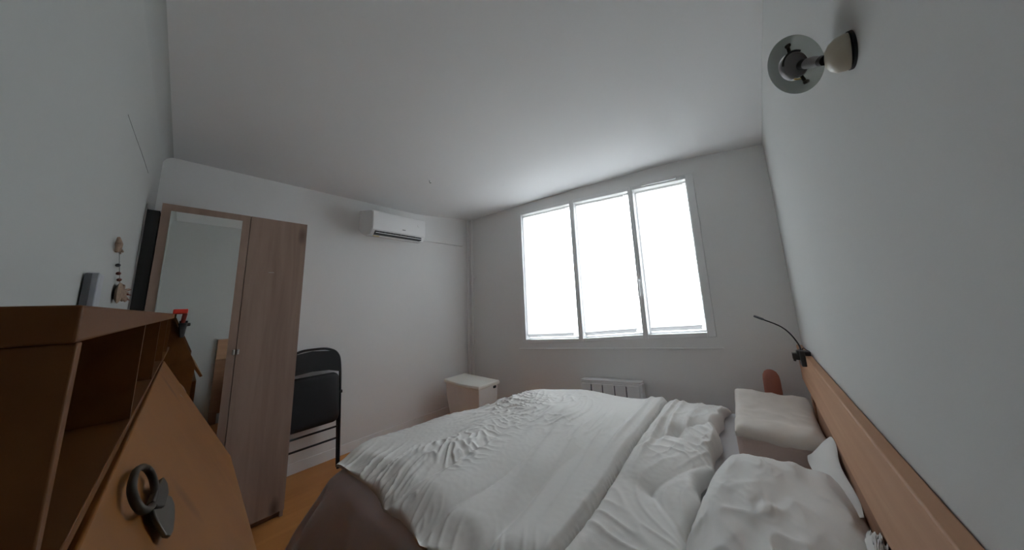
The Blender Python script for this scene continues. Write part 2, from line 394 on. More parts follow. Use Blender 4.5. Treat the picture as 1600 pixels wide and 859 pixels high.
# ------------------------------------------------------------ air conditioner
AX0, AX1, AY = 1.315, 1.905, 2.985
t = thing('air_conditioner', 'white wall mounted air conditioner near the ceiling', 'air conditioner', ((AX0+AX1)/2, W, 2.06))
prof = [(W, 2.385), (AY+.03, 2.325), (AY+.006, 2.30), (AY, 2.16), (AY+.012, 2.098), (AY+.045, 2.070), (AY+.16, 2.075), (W-.06, 2.13), (W, 2.17)]
bm = B(); prism(bm, prof, 'x', AX0, AX1); obj('housing', bm, m_plas, t, bevel=.006)
bm = B(); prism(bm, [(AY+.01, 2.318), (AY-.006, 2.295), (AY-.009, 2.16), (AY-.004, 2.118), (AY+.01, 2.118)], 'x', AX0+.004, AX1-.004); obj('front_panel', bm, m_plas, t, bevel=.004)
bm = B(); box(bm, AX0+.03, AX1-.05, AY-.001, AY+.05, 2.072, 2.108); obj('air_outlet', bm, m_grille, t)
bm = B(); hexa(bm, [(AX0+.035, AY-.006, 2.086), (AX1-.055, AY-.006, 2.086), (AX1-.055, AY+.04, 2.078), (AX0+.035, AY+.04, 2.078), (AX0+.035, AY-.006, 2.091), (AX1-.055, AY-.006, 2.091), (AX1-.055, AY+.04, 2.083), (AX0+.035, AY+.04, 2.083)]); obj('louver', bm, m_plas, t)
for i in range(9):
    x = AX0+.07 + i*.057; bm = B(); box(bm, x, x+.003, AY-.002, AY+.02, 2.09, 2.106); obj('vane', bm, m_dgrey, t)
bm = B(); box(bm, 1.625, 1.66, AY-.0105, AY-.008, 2.155, 2.162); obj('badge', bm, m_dgrey, t)
bm = B(); lathe(bm, [(0, .016), (.004, .015), (.005, 0)], (1.815, AY-.0085, 2.235), (0, -1, 0), 20); obj('display_window', bm, m_plas, t, smooth=40)
bm = B(); box(bm, 1.35, 1.41, AY+.05, AY+.07, 2.062, 2.074); obj('warning_sticker', bm, m_orange, t)

# small hook in the ceiling
t = thing('ceiling_hook', 'tiny grey hook in the ceiling above the air conditioner', 'hook', (1.55, 2.35, ceil_z(1.55, 2.35)))
z = ceil_z(1.55, 2.35)
bm = B(); tube(bm, spline([(1.55, 2.35, z+.002), (1.55, 2.35, z-.018), (1.558, 2.35, z-.026), (1.566, 2.35, z-.018)], 5), .002, 8); obj('hook', bm, m_dgrey, t, smooth=60)
bm = B(); tube(bm, [(1.55, 2.35, z+.001), (1.55, 2.35, z-.004)], .008, 14); obj('rose', bm, m_white, t, smooth=40)

# ------------------------------------------------------------ wardrobe
WX0, WX1, WXM, WY, WZ = .030, .736, .414, 2.751, 2.0
t = thing('wardrobe', 'tall taupe oak two-door wardrobe, left door mirrored', 'wardrobe', ((WX0+WX1)/2, 3.0, 0))
D = W-.03
bm = B(); box(bm, WX0, WX0+.018, WY+.022, D, 0, WZ); box(bm, WX1-.018, WX1, WY+.022, D, 0, WZ); box(bm, WX0+.018, WX1-.018, WY+.022, D, WZ-.018, WZ)
box(bm, WX0+.018, WX1-.018, D-.006, D, .06, WZ-.018); box(bm, WX0+.018, WX1-.018, WY+.022, D-.006, .065, .083)
obj('carcass', bm, m_ward, t)
bm = B(); box(bm, WX0+.018, WX1-.018, WY+.045, WY+.061, 0, .065); obj('plinth', bm, m_bedf, t)
bm = B(); box(bm, WX0, WXM-.0015, WY+.002, WY+.020, .045, WZ); md = obj('mirror_door', bm, m_ward, t, bevel=.0015)
bm = B(); box(bm, .066, .374, WY-.002, WY+.002, .12, 1.958); obj('mirror', bm, m_mirr, md)
bm = B(); box(bm, WXM+.0015, WX1, WY+.002, WY+.020, .045, WZ); dr = obj('door', bm, m_ward, t, bevel=.0015)
for x, p in ((WXM-.010, md), (WXM+.010, dr)):
    bm = B(); box(bm, x-.005, x+.005, WY-.018, WY+.002, 1.085, 1.115); obj('handle', bm, m_steel, p, bevel=.002)
bm = B(); box(bm, .535, .565, WY+.0008, WY+.002, 1.615, 1.618); obj('paper_label', bm, m_edge, dr)
# flat dark panel between wardrobe and wall
t = thing('folded_board', 'dark flat board standing upright between wardrobe and left wall', 'board', (0, 2.84, 0))
bm = B(); hexa(bm, [(XD+.010, 2.80, 0), (.022, 2.80, 0), (.022, 3.28, 0), (XD+.010, 3.28, 0), (XD+.006, 2.80, 1.96), (.024, 2.80, 1.96), (.024, 3.28, 1.96), (XD+.006, 3.28, 1.96)])
obj('panel', bm, m_panel, t)
bm = B(); box(bm, XD+.001, XD+.006, 2.79, 3.28, 0, 1.99); obj('pale_backing', bm, m_edge, t)

# ------------------------------------------------------------ folding chair
t = thing('folding_chair', 'black folding chair with padded seat, folded flat against the wall', 'chair', (.98, 3.22, 0))
cx0, cx1 = .748, 1.190
def cy(z): return 3.10 + .16*z/1.0
fr = [(cx0+.02, cy(0), 0)] + spline([(cx0+.012, cy(.4), .4), (cx0+.008, cy(.8), .80), (cx0+.03, cy(.93), .93), (cx0+.11, cy(.985), .985), (.96, cy(.99), .995), (cx1-.11, cy(.985), .985), (cx1-.03, cy(.93), .93), (cx1-.008, cy(.8), .80), (cx1-.012, cy(.4), .4)], 6) + [(cx1-.02, cy(0), 0)]
bm = B(); tube(bm, fr, .011, 10); obj('back_frame', bm, m_black, t, smooth=60)
for x in (cx0+.020, cx1-.018):
    bm = B(); tube(bm, [(x, cy(.62)+.028, .62), (x, cy(.05)+.032, .0)], .010, 10); obj('leg', bm, m_black, t, smooth=60)
poly = [(cx0+.012, .775), (cx0+.012, .86), (cx0+.03, .925), (cx0+.07, .965), (.96, .982), (cx1-.07, .965), (cx1-.03, .925), (cx1-.012, .86), (cx1-.012, .775), (cx1-.10, .802), (.96, .812), (cx0+.10, .802)]
bm = B(); A = [bm.verts.new((x, cy(z)-.010, z)) for x, z in poly]; C = [bm.verts.new((x, cy(z)+.012, z)) for x, z in poly]
bm.faces.new(A); bm.faces.new(C[::-1])
for k in range(len(poly)): bm.faces.new((A[k], C[k], C[(k+1) % len(poly)], A[(k+1) % len(poly)]))
obj('backrest', bm, m_black, t, bevel=.004)
sp = []
def rr(x0, x1, z0, z1, r, n=6):
    out = []
    for (ax, az, s) in ((x1-r, z1-r, 0), (x0+r, z1-r, 90), (x0+r, z0+r, 180), (x1-r, z0+r, 270)):
        for k in range(n+1):
            a = math.radians(s + 90*k/n); out.append((ax+r*math.cos(a), az+r*math.sin(a)))
    return out
poly = rr(cx0+.03, cx1-.028, .378, .778, .05)
bm = B(); rows = []
for dy, sc in ((.012, .96), (.006, 1.0), (-.022, 1.0), (-.034, .95), (-.038, .82)):
    rows.append([bm.verts.new((.96+(x-.96)*sc, cy(z)+dy-.012, .578+(z-.578)*sc)) for x, z in poly])
for a, b in zip(rows, rows[1:]):
    for k in range(len(poly)): bm.faces.new((a[k], a[(k+1) % len(poly)], b[(k+1) % len(poly)], b[k]))
bm.faces.new(rows[0]); bm.faces.new(rows[-1][::-1]); obj('seat', bm, m_vinyl, t, smooth=50)
for z, d in ((.325, 0), (.225, .030)):
    bm = B(); tube(bm, [(cx0+.03, cy(z)+d, z), (cx1-.03, cy(z)+d, z+.0)], .008, 10); obj('crossbar', bm, m_black, t, smooth=60)
for x in (cx0+.004, cx1-.004):
    bm = B(); tube(bm, [(x-.012, cy(.6), .60), (x+.012, cy(.6), .60)], .014, 12); obj('hinge', bm, m_black, t, smooth=60)
for x in (cx0+.02, cx1-.02):
    bm = B(); tube(bm, [(x, cy(.03)-.001, .03), (x, cy(0), 0)], .0135, 12); obj('foot_cap', bm, m_dark, t, smooth=60)

# ------------------------------------------------------------ laundry hamper
t = thing('laundry_hamper', 'beige laundry hamper with lid in the corner below the pipes', 'hamper', (2.44, 2.86, 0))
hx0, hx1, hy0, hy1, hz = 2.28, 2.58, 2.53, 3.12, .475
def bow(ins, z):
    out = []
    for k in range(13):
        a = k/12; out.append((hx0 + ins + .0 - .035*math.sin(math.pi*a), hy1-ins + (hy0-hy1+2*ins)*a, z))
    out += [(hx1-ins, hy0+ins, z), (hx1-ins, hy1-ins, z)]
    return out
def loft(bm, rings):
    R = [[bm.verts.new(p) for p in r] for r in rings]; n = len(R[0])
    for a, b in zip(R, R[1:]):
        for k in range(n): bm.faces.new((a[k], a[(k+1) % n], b[(k+1) % n], b[k]))
    bm.faces.new(R[0][::-1]); bm.faces.new(R[-1]); return bm
bm = B(); loft(bm, [bow(.05, 0), bow(.012, .30), bow(.006, hz-.03)]); obj('body', bm, m_hamp, t, bevel=.008)
bm = B(); loft(bm, [bow(-.006, hz-.03), bow(-.010, hz-.008), bow(-.004, hz+.008), bow(.02, hz+.014)]); obj('lid', bm, m_hampl, t, bevel=.004)
bm = B(); box(bm, 2.50, 2.54, hy0-.004, hy0+.012, hz-.062, hz-.036); obj('handle_hole', bm, m_dark, t, bevel=.006)

# ------------------------------------------------------------ bed
t = thing('bed', 'low pine bed with a pale pine headboard board along the right wall', 'bed', (1.6, 1.0, 0))
bm = B()
hexa(bm, [(.50, .002, .770), (2.80, .002, .790), (2.80, .030, .790), (.50, .030, .770), (.50, .002, 1.018), (2.80, .002, 1.004), (2.80, .030, 1.004), (.50, .030, 1.018)])
obj('headboard', bm, m_head, t, bevel=.004)
for x in (.535, 2.45):
    bm = B(); box(bm, x-.035, x+.035, .002, .028, 0, .772); obj('headboard_post', bm, m_bedf, t)
bm = B(); box(bm, .57, 2.415, .004, .020, .12, .770); obj('lower_panel', bm, m_bedf, t)
bm = B(); box(bm, .83, 2.30, .04, 1.80, .22, .27); obj('slat_base', bm, m_bedf, t)
for x, y in ((.87, .12), (2.24, .12), (.87, 1.72), (2.24, 1.72)):
    bm = B(); box(bm, x-.03, x+.03, y-.03, y+.03, 0, .22); obj('leg', bm, m_bedf, t, bevel=.003)
mt = thing('mattress', 'mattress in a pale grey sheet showing between duvet and pillows', 'mattress', (1.6, 1.0, .27))
bm = B(); q = [(.80, .04), (2.79, .04), (2.30, 1.82), (.80, 1.84)]
hexa(bm, [(x, y, .27) for x, y in q] + [(x, y, .550) for x, y in q])
obj('fitted_sheet', bm, m_sheet, mt, bevel=.035)

# bedspread hanging below the duvet on the near side and the foot
def drape():
    bm = B()
    topp = spline([(.800, .25, .557), (.800, .7, .557), (.800, 1.2, .557), (.795, 1.6, .557), (.790, 1.80, .556), (.800, 1.88, .553), (.88, 1.92, .54), (1.1, 1.93, .53), (1.6, 1.86, .53), (2.2, 1.78, .53)], 14)
    botp = spline([(.745, .25, .01), (.735, .7, .01), (.72, 1.25, .01), (.70, 1.75, .01), (.655, 2.20, .01), (.68, 2.40, .01), (.85, 2.33, .01), (1.15, 2.10, .01), (1.6, 1.99, .01), (2.25, 1.86, .01)], 14)
    n = len(topp); rows = []
    for i in range(n):
        row = []
        s = i/(n-1)
        tt = topp[i]; bb = botp[i]
        tng = (topp[min(i+1, n-1)] - topp[max(i-1, 0)]).normalized(); nr = Vector((-tng.y, tng.x, 0))
        for j in range(23):
            v = j/22
            p = tt.lerp(bb, v); k_ = (math.sin(min(1, v*6)*math.pi/2))*.035*(1-v); p = p + Vector((-k_ if s < .62 else 0, k_ if s > .45 else 0, 0))
            amp = .020*ss(.05, .6, v)
            p = p + nr*(amp*(math.sin(s*44+1.0) + .6*math.sin(s*83+v*1.5)) + .008*noise.noise(Vector((s*14, v*4, 3))))
            row.append(p)
        # tuck under the duvet
        row = [Vector((tt.x+.05 if i < n*.5 else tt.x, tt.y - (.05 if i >= n*.5 else 0), tt.z-.001))] + row
        rows.append(row)
    grid_mesh(bm, rows)
    return bm
o = obj('bedspread', drape(), m_drape, smooth=80); tag(o, 'grey mauve bedspread hanging to the floor below the white duvet', 'bedspread')
md_ = o.modifiers.new('thick', 'SOLIDIFY'); md_.thickness = .004; md_.offset = -1

# duvet
def duvet():
    na, nb = 300, 300
    YS = [.43, .70, .93, 1.05, 1.12, 1.20, 1.30, 1.385, 1.48, 1.60, 1.80, 1.93, 2.0]
    XN = [.82, .80, .768, .77, .745, .765, .770, .750, .775, .780, .765, .755, .79]
    YF = ([.75, .85, .98, 1.2, 1.5, 1.8, 2.1, 2.30], [1.94, 2.02, 2.06, 2.02, 1.91, 1.80, 1.66, 1.44])
    XF = ([.43, .60, .90, 1.2, 1.5, 1.75], [2.60, 2.52, 2.42, 2.36, 2.30, 2.20])
    seams = [1.63, 1.385, 1.12, .92]
    def field(x, y, a, b):
        z = .622 + .020*ss(.85, 2.2, x)
        z -= .035*ss(1.55, 2.05, y)
        z -= .034*(1-ss(.0, .16, a*1.7))
        # distance to the four edges rounds the puffy rim
        dn = a*1.7; dfar = (1-a)*1.7; dh = b*1.6; df = (1-b)*1.6
        # cross-channel seams starting at the near edge
        amp = 1-ss(1.15, 1.75, x)
        pf = 0
        for s in seams:
            wob = s + .02*math.sin(x*5+s*9) + .05*ss(1.0, 1.6, x)*math.sin(s*7)
            pf += math.exp(-abs(y-wob)/.014)*.011 + math.exp(-((y-wob)/.07)**2)*.014
        z -= pf*amp*ss(.80, .92, y)
        # the long fold lying along the bed
        yc = .738 + .012*math.sin(x*4) + .02*ss(2.0, 2.5, x)
        d = y-yc
        st = ss(.9, 1.2, x)
        if d > 0: z += .024*math.exp(-d/.09)*(.6+.4*st)
        z -= .040*math.exp(-(d/.013)**2)*(.75+.25*math.sin(x*13))
        if d < 0: z += .006*math.exp(-(abs(d)-.05)**2/.0012) - .006*math.exp(-abs(d)/.12)
        # parallel folds beside it
        for off, am, wd, x0, x1, sk in ((.070, .013, .016, 1.5, 2.5, .02), (.15, .012, .022, 1.1, 1.9, .10), (.26, .011, .024, 1.0, 1.7, .16), (-.06, .015, .014, 1.6, 2.5, .0), (-.115, .013, .016, 1.8, 2.6, .02), (-.17, .008, .014, 1.9, 2.6, -.03), (.40, .010, .032, 1.15, 2.0, .22), (.52, .008, .03, 1.5, 2.2, .10)):
            z += am*math.exp(-((d-off-sk*(x-1.6))/wd)**2)*ss(x0-.18, x0+.18, x)*(1-ss(x1-.18, x1+.18, x))
        # quilt seams on the head side
        for (ax, ay, bx_, by) in ((1.40, .585, 1.75, .44), (1.40, .585, 1.20, .42), (1.95, .60, 2.2, .45), (1.72, .72, 1.95, .60), (1.95, .60, 1.75, .44)):
            vx, vy = bx_-ax, by-ay; l2 = vx*vx+vy*vy; tt = min(1, max(0, ((x-ax)*vx+(y-ay)*vy)/l2))
            dd = math.hypot(x-ax-tt*vx, y-ay-tt*vy)
            z -= .007*math.exp(-dd/.010)+.010*math.exp(-(dd/.045)**2)
        n1 = noise.noise(Vector((x*2.1, y*2.6, 1.7))); n2 = noise.noise(Vector((x*1.4+5, y*1.7, 6.7)))
        z += .018*n1 + .013*noise.noise(Vector((x*3.6, y*5, 3.3)))
        # crinkles only in loose patches: near the foot corner and along the middle
        fold = noise.noise(Vector((x*12 + n1*3, y*9 + n2*4, 8.3)))
        cr = (1-min(1, abs(fold)*3.2))**2
        pa = max(0, min(1, .35+1.5*n2))*ss(1.0, 1.35, y)*ss(.90, 1.10, x)
        z += .017*cr*pa
        f2 = noise.noise(Vector((x*26 + n1*4, y*9 + n2*5, 5.3))); pb = ss(1.2, 1.5, y)*ss(.95, 1.1, x)*(1-ss(1.35, 1.8, x))
        z += .016*(1-min(1, abs(f2)*2.6))**1.5*pb*max(0, min(1, .75+2*n1))
        f3 = noise.noise(Vector((x*4 + n1*2, y*19 + n2*5, 2.0)))
        z += .013*(1-min(1, abs(f3)*3))**2*(1-pa*.6)*max(0, .6+n2*1.6)
        f4 = noise.noise(Vector(((x+y)*4, (x-y)*7 + n1*5, 9.0)))
        z += .005*(1-min(1, abs(f4)*2))**2*(1-ss(.70, .80, y))
        z += .010*math.sin(y*11+.6)*ss(1.9, 2.3, x)
        z += .0007*noise.noise(Vector((x*50, y*50, 0)))
        return z, dn, dfar, dh, df
    bm = B(); T = []; U = []
    for i in range(na+1):
        a = i/na; ra = []; rb = []
        for j in range(nb+1):
            b = j/nb
            # curvilinear coordinates
            y = .43 + (1.95-.43)*b
            for _ in range(2):
                xn = interp(y, YS, XN); xf = interp(y, *XF)
                x = xn + (xf-xn)*a
                yf = interp(x, *YF); yh = .432 + .010*math.sin(x*9) + .012*math.sin(x*21)
                y = yh + (yf-yh)*b
            z, dn, df_, dh, dft = field(x, y, a, b)
            e = 1.0
            rim = []
            for dd, r in ((dn, .035), (df_, .07), (dh, .05), (dft, .085)):
                k = min(1, dd/r); rim.append(math.sqrt(max(0, 1-(1-k)**2)))
            e = rim[0]*rim[1]*rim[2]*rim[3]
            zbot = .563 - .06*ss(1.86, 2.06, y)
            zz = zbot+.012 + (z-zbot-.012)*e
            ra.append(Vector((x, y, zz))); rb.append(Vector((x, y, min(zbot, zz-.004)+.0)))
        T.append(ra); U.append(rb)
    V1 = grid_mesh(bm, T)
    # coarse underside
    st = 10; idx = list(range(0, na+1, st))
    V2 = [[bm.verts.new(U[i][j]) for j in idx] for i in idx]
    for i in range(len(idx)-1):
        for j in range(len(idx)-1): bm.faces.new((V2[i][j], V2[i][j+1], V2[i+1][j+1], V2[i+1][j]))
    def side(tops, bots):
        for k in range(len(bots)-1):
            seg = tops[k*st:(k+1)*st+1]
            bm.faces.new(seg + [bots[k+1], bots[k]])
    side(V1[0], V2[0]); side(V1[-1], V2[-1])
    side([r[0] for r in V1], [r[0] for r in V2]); side([r[-1] for r in V1], [r[-1] for r in V2])
    return bm
o = obj('duvet', duvet(), m_duvet, smooth=75); tag(o, 'crumpled white quilted duvet spread over the bed', 'duvet')

# pillows
def cushion(bm, cx, cy_, cz, hx, hy, hz, rot=0, tilt=(0, 0), ex=.42, seed=0, wr=.006, n=70, corner=1.0):
    R = Matrix.Rotation(rot, 3, 'Z') @ Matrix.Rotation(tilt[0], 3, 'X') @ Matrix.Rotation(tilt[1], 3, 'Y')
    rows = {1: [], -1: []}
    for sgn in (1, -1):
        for i in range(n+1):
            row = []
            for j in range(n+1):
                u = -1+2*i/n; v = -1+2*j/n
                pu = u*(1-.07*corner*(1-v*v)*abs(u)**3*0 - .05*corner*(1-abs(v)**2)*(abs(u)**4)); pv = v*(1-.06*corner*(1-abs(u)**2)*(abs(v)**4))
                h = ((1-u**4)*(1-v**4))**ex
                p = Vector((pu*hx, pv*hy, 0))
                w_ = wr*(noise.noise(Vector((pu*2.2+seed, pv*6, seed))) + .6*noise.noise(Vector((pu*9+pv*5, pv*3-seed, seed*2))) + .5*(1-2*abs(noise.noise(Vector((pu*3+pv*4, (pu-pv)*7+seed, 1))))))
                p.z = sgn*h*hz + (w_*min(1, h*2) if sgn > 0 else 0)
                row.append(R @ p + Vector((cx, cy_, cz)))
            rows[sgn].append(row)
    grid_mesh(bm, rows[1]); grid_mesh(bm, rows[-1])
    bmesh.ops.remove_doubles(bm, verts=bm.verts, dist=.0006)
    return bm
def near_pillow(bm):
    n = 110; rows = {1: [], -1: []}
    for sgn in (1, -1):
        for i in range(n+1):
            row = []
            for j in range(n+1):
                u = -1+2*i/n; v = -1+2*j/n
                pu = u*math.sqrt(1-.18*v*v*(1 if v > 0 else .35)); pv = v*math.sqrt(1-(.30 if u > 0 else .1)*u*u*(1 if v > 0 else .3))
                h = ((1-u**4)*(1-v**4))**.42
                x = 1.37 + .47*pu; y = .218 + .200*pv - .02*pu
                f1 = noise.noise(Vector((pu*2+pv*1.2, pv*3.5-pu*1.5, 4))); f2 = noise.noise(Vector((pu*2.4+pv*1.2, pv*2.2-pu*2.2, 9)))
                f3 = noise.noise(Vector((pu*3+pv*5+f1*2, pv*2.5-pu*5, 3))); w_ = .012*f1 + .010*(1-min(1, abs(f2)*2.2))**1.5*ss(.6, -.2, pu) + .004*(1-min(1, abs(f3)*2.2))**1.5*max(0, .4+1.6*f1)
                z = .622 + sgn*h*(.086 if sgn > 0 else .068) + (w_*min(1, h*2) if sgn > 0 else 0)
                row.append(Vector((x, y, z)))
            rows[sgn].append(row)
    grid_mesh(bm, rows[1]); grid_mesh(bm, rows[-1])
    bmesh.ops.remove_doubles(bm, verts=bm.verts, dist=.0006)
    # loose pillowcase end standing up against the headboard
    fl = []
    for i in range(21):
        a_ = i/20; x = 1.52 + .44*a_; r_ = []
        for j in range(13):
            b_ = j/12
            r_.append(Vector((x + .015*b_, .105 - .075*b_**.7 + .006*math.sin(a_*9+b_*3), .655 + (.025 + .065*ss(0, 1, a_))*b_ + .018*math.sin(b_*math.pi)*a_)))
        fl.append(r_)
    grid_mesh(bm, fl)
    bk = [[p + Vector((0, -.004, 0)) for p in r_] for r_ in fl]; grid_mesh(bm, bk)
    return bm
bm = near_pillow(B())
o = obj('pillow', bm, m_pil, smooth=80); tag(o, 'large puffy white pillow nearest the camera, against the headboard', 'pillow')
# far foam pillow: contour shape with a straight pinkish side
fp = thing('contour_pillow', 'firm cream contour pillow with flat pinkish side, nearer the window', 'pillow', (2.28, .19, .52))
def foam(bm):
    rows = []; n = 40
    for i in range(n+1):
        u = i/n; row = []
        x = 1.975 + .66*u
        for j in range(n+1):
            v = j/n; y = .035 + .315*v - .03*u*(1-v)*0
            y = .030 + (.318 + .03*u)*v
            z = .700 + .030*math.exp(-((u-.92)/.16)**2) + .012*math.exp(-((u-.12)/.15)**2)
            rim = min(u, 1-u, v*.5, (1-v)*.5)
            z -= .020*math.exp(-rim/.018)
            z += .008*noise.noise(Vector((x*6, y*14, 2))) + .005*(1-2*abs(noise.noise(Vector((x*9+y*9, y*12-x*4, 5)))))
            row.append(Vector((x, y, z)))
        rows.append(row)
    V = grid_mesh(bm, rows)
    # skirt down a little
    ring = [V[i][0] for i in range(n+1)] + [V[n][j] for j in range(1, n+1)] + [V[i][n] for i in range(n-1, -1, -1)] + [V[0][j] for j in range(n-1, 0, -1)]
    low = [bm.verts.new((v.co.x, v.co.y, v.co.z-.022)) for v in ring]
    m = len(ring)
    for k in range(m): bm.faces.new((ring[k], ring[(k+1) % m], low[(k+1) % m], low[k]))
    return bm
obj('top_cover', foam(B()), m_foam, fp, smooth=60)
bm = B(); hexa(bm, [(1.985, .040, .552), (2.63, .036, .552), (2.63, .375, .552), (1.985, .345, .552), (1.981, .036, .672), (2.63, .034, .680), (2.63, .378, .680), (1.981, .348, .672)])
obj('side_band', bm, m_foamside, fp, bevel=.02)
# white crumpled cloth between pillow and headboard
bm = cushion(B(), 1.335, .040, .700, .055, .013, .035, rot=-.05, tilt=(.2, .2), ex=.5, seed=9, wr=.012, n=30)
o = obj('handkerchief', bm, m_duvet, smooth=80); tag(o, 'small crumpled white cloth wedged between near pillow and headboard', 'cloth')

# red translucent jar
t = thing('jar', 'reddish translucent round-topped jar behind the contour pillow', 'jar', (2.70, .182, .55))
bm = B(); lathe(bm, [(.552, 0), (.552, .040), (.56, .045), (.79, .043), (.815, .040), (.838, .030), (.848, .016), (.852, 0)], (2.70, .182, 0), (0, 0, 1), 30)
o = obj('body', bm, m_jar, t, smooth=60)
for v in o.data.vertices: pass

# ------------------------------------------------------------ clip-on reading lamp
t = thing('clip_lamp', 'black clip-on gooseneck reading lamp on the end of the headboard', 'lamp', (2.35, .02, 1.006))
bm = B(); box(bm, 2.31, 2.39, .030, .050, .955, 1.035); box(bm, 2.325, 2.375, .006, .060, 1.009, 1.032); obj('clamp', bm, m_clip, t, bevel=.005)
bm = B(); box(bm, 2.33, 2.37, .050, .078, .985, 1.018); tube(bm, [(2.35, .064, 1.01), (2.35, .072, .975)], .006, 8); obj('clamp_lever', bm, m_clip, t, bevel=.003)
bm = B(); tube(bm, spline([(2.35, .040, 1.030), (2.35, .044, 1.060), (2.35, .063, 1.106), (2.35, .088, 1.142), (2.35, .118, 1.166), (2.35, .165, 1.190), (2.35, .180, 1.198)], 8), .0035, 10); obj('gooseneck', bm, m_clip, t, smooth=60)
bm = B(); tube(bm, [(2.35, .168, 1.192), (2.35, .174, 1.196), (2.35, .206, 1.212), (2.35, .211, 1.214)], [.004, .0065, .0065, .004], 14); obj('lamp_head', bm, m_gboxd, t, smooth=40)
bm = B(); tube(bm, spline([(2.35, .036, 1.034), (2.345, .030, 1.046), (2.35, .018, 1.036), (2.35, .010, 1.03)], 6), .0018, 8); obj('wire_loop', bm, m_clip, t, smooth=60)

# ------------------------------------------------------------ wall lamp
bx, bz = .868, 1.748
hp = Vector((.928, .060, 1.797)); bp_ = Vector((bx, .0, bz))
t = thing('wall_lamp', 'wall lamp with cream ceramic base and round frosted glass disc', 'lamp', bp_)
K = .98
bm = B(); lathe(bm, [(0.0, .031), (.004, .031), (.005, .0)], bp_, (0, 1, 0), 40); obj('back_plate', bm, m_dark, t, smooth=40)
bm = B(); lathe(bm, [(.003, .029), (.008, .030), (.018, .028), (.026, .022), (.031, .012), (.032, 0)], bp_, (.10, 1, .05), 40); obj('ceramic_base', bm, m_ceram, t, smooth=60)
toc = (CAM - hp).normalized(); facing = -(fwd + Vector((0, 0, .05))).normalized()
j0 = bp_ + Vector((.004, .030, .003))
jd = (hp - j0)
bm = B(); tube(bm, [j0, j0 + jd*.12], .0085, 18); obj('swivel_ring', bm, m_dark, t, smooth=40)
bm = B(); tube(bm, [j0 + jd*.12, j0 + jd*.35, j0 + jd*.55], [.007, .010, .009], 18); obj('swivel_joint', bm, m_chrome, t, smooth=40)
bm = B(); tube(bm, [j0 + jd*.55, j0 + jd*.72], .009, 18); obj('socket_collar', bm, m_dark, t, smooth=40)
bm = B(); lathe(bm, [(h*K, q*K) for h, q in [(-.006, .0285), (-.004, .035), (.000, .050), (.0035, .058), (.0055, .059), (.0045, .0575), (.002, .050), (-.002, .036), (-.003, .0285), (-.006, .0285)]], hp, facing, 56); obj('glass_disc', bm, m_frost, t, smooth=60)
bm = B(); lathe(bm, [(h*K, q*K) for h, q in [(-.022, 0), (-.021, .014), (-.010, .0235), (.002, .0265), (.006, .0262), (.007, .024), (.003, .022), (.002, 0)]], hp, facing, 44); obj('reflector_bulb', bm, m_chrome, t, smooth=40)
u = facing.cross(Vector((0, 0, 1))).normalized(); v = u.cross(facing).normalized()
if u.dot(rt) < 0: u = -u
if v.dot(up) < 0: v = -v
for a in (118, 298):
    r_ = math.radians(a); d_ = u*math.cos(r_) + v*math.sin(r_)
    bm = B(); tube(bm, [hp + (d_*.026 + facing*.004)*K, hp + (d_*.038 + facing*.006)*K], .0028*K, 10)
    lathe(bm, [(h*K, q*K) for h, q in [(-.004, 0), (-.003, .004), (0, .0052), (.003, .004), (.004, 0)]], hp + (d_*.041 + facing*.007)*K, d_, 14)
    obj('retaining_screw', bm, m_iron, t, smooth=50)
pts = [hp + ((u*math.cos(math.radians(a)) + v*math.sin(math.radians(a)))*.0275 + facing*.006)*K for a in range(75, 190, 8)]
bm = B(); tube(bm, pts, .0018*K, 8); obj('clip_ring', bm, m_dark, t, smooth=60)
pts = [hp + ((u*math.cos(math.radians(a)) + v*math.sin(math.radians(a)))*.030 + facing*.006)*K for a in range(262, 292, 6)]
bm = B(); tube(bm, pts, .0016*K, 8); obj('clip_ring', bm, m_brass, t, smooth=60)

# ------------------------------------------------------------ writing bureau along the left wall
t = thing('writing_bureau', 'orange pine writing bureau with pigeonholes and a slanting hinged lid', 'desk', (.05, 1.3, 0))
def fx(y): return .130 + .014*(y-.46)/1.89      # front edge of the shelf
YA, YB = .46, 2.35
ZT, ZB = 1.352, 1.198
def slab(bm, ya, yb, z0, z1, back=XD+.004, dx=0):
    hexa(bm, [(back, ya, z0), (fx(ya)+dx, ya, z0), (fx(yb)+dx, yb, z0), (back, yb, z0), (back, ya, z1), (fx(ya)+dx, ya, z1), (fx(yb)+dx, yb, z1), (back, yb, z1)])
bm = B(); slab(bm, YA-.003, YB, ZT-.020, ZT, dx=.001); obj('top_board', bm, m_pine, t, bevel=.0015)
bm = B(); box(bm, XD+.004, .131, YA, YA+.012, 0, ZT-.020); obj('end_panel', bm, m_pine, t, bevel=.001)
bm = B(); slab(bm, YA+.012, YB-.012, ZB-.012, ZB, dx=-.0005); obj('shelf_board', bm, m_pine, t, bevel=.001)
bm = B(); box(bm, XD+.004, XD+.010, YA+.012, YB-.012, .05, ZT-.020); obj('back_panel', bm, m_pine, t)
for y in (.905, 1.30, 1.72, 2.08):
    bm = B(); hexa(bm, [(XD+.010, y-.006, ZB), (fx(y)-.002, y-.006, ZB), (fx(y)-.002, y+.006, ZB), (XD+.010, y+.006, ZB), (XD+.010, y-.006, ZT-.020), (fx(y)-.002, y-.006, ZT-.020), (fx(y)-.002, y+.006, ZT-.020), (XD+.010, y+.006, ZT-.020)])
    obj('divider', bm, m_pine, t)
bm = B(); prism(bm, [(XD+.004, 0), (.225, 0), (.226, .86), (.235, 1.10), (.146, ZT-.022), (XD+.004, ZT-.022)], 'y', YB-.012, YB); obj('cheek_panel', bm, m_pine, t, bevel=.001)
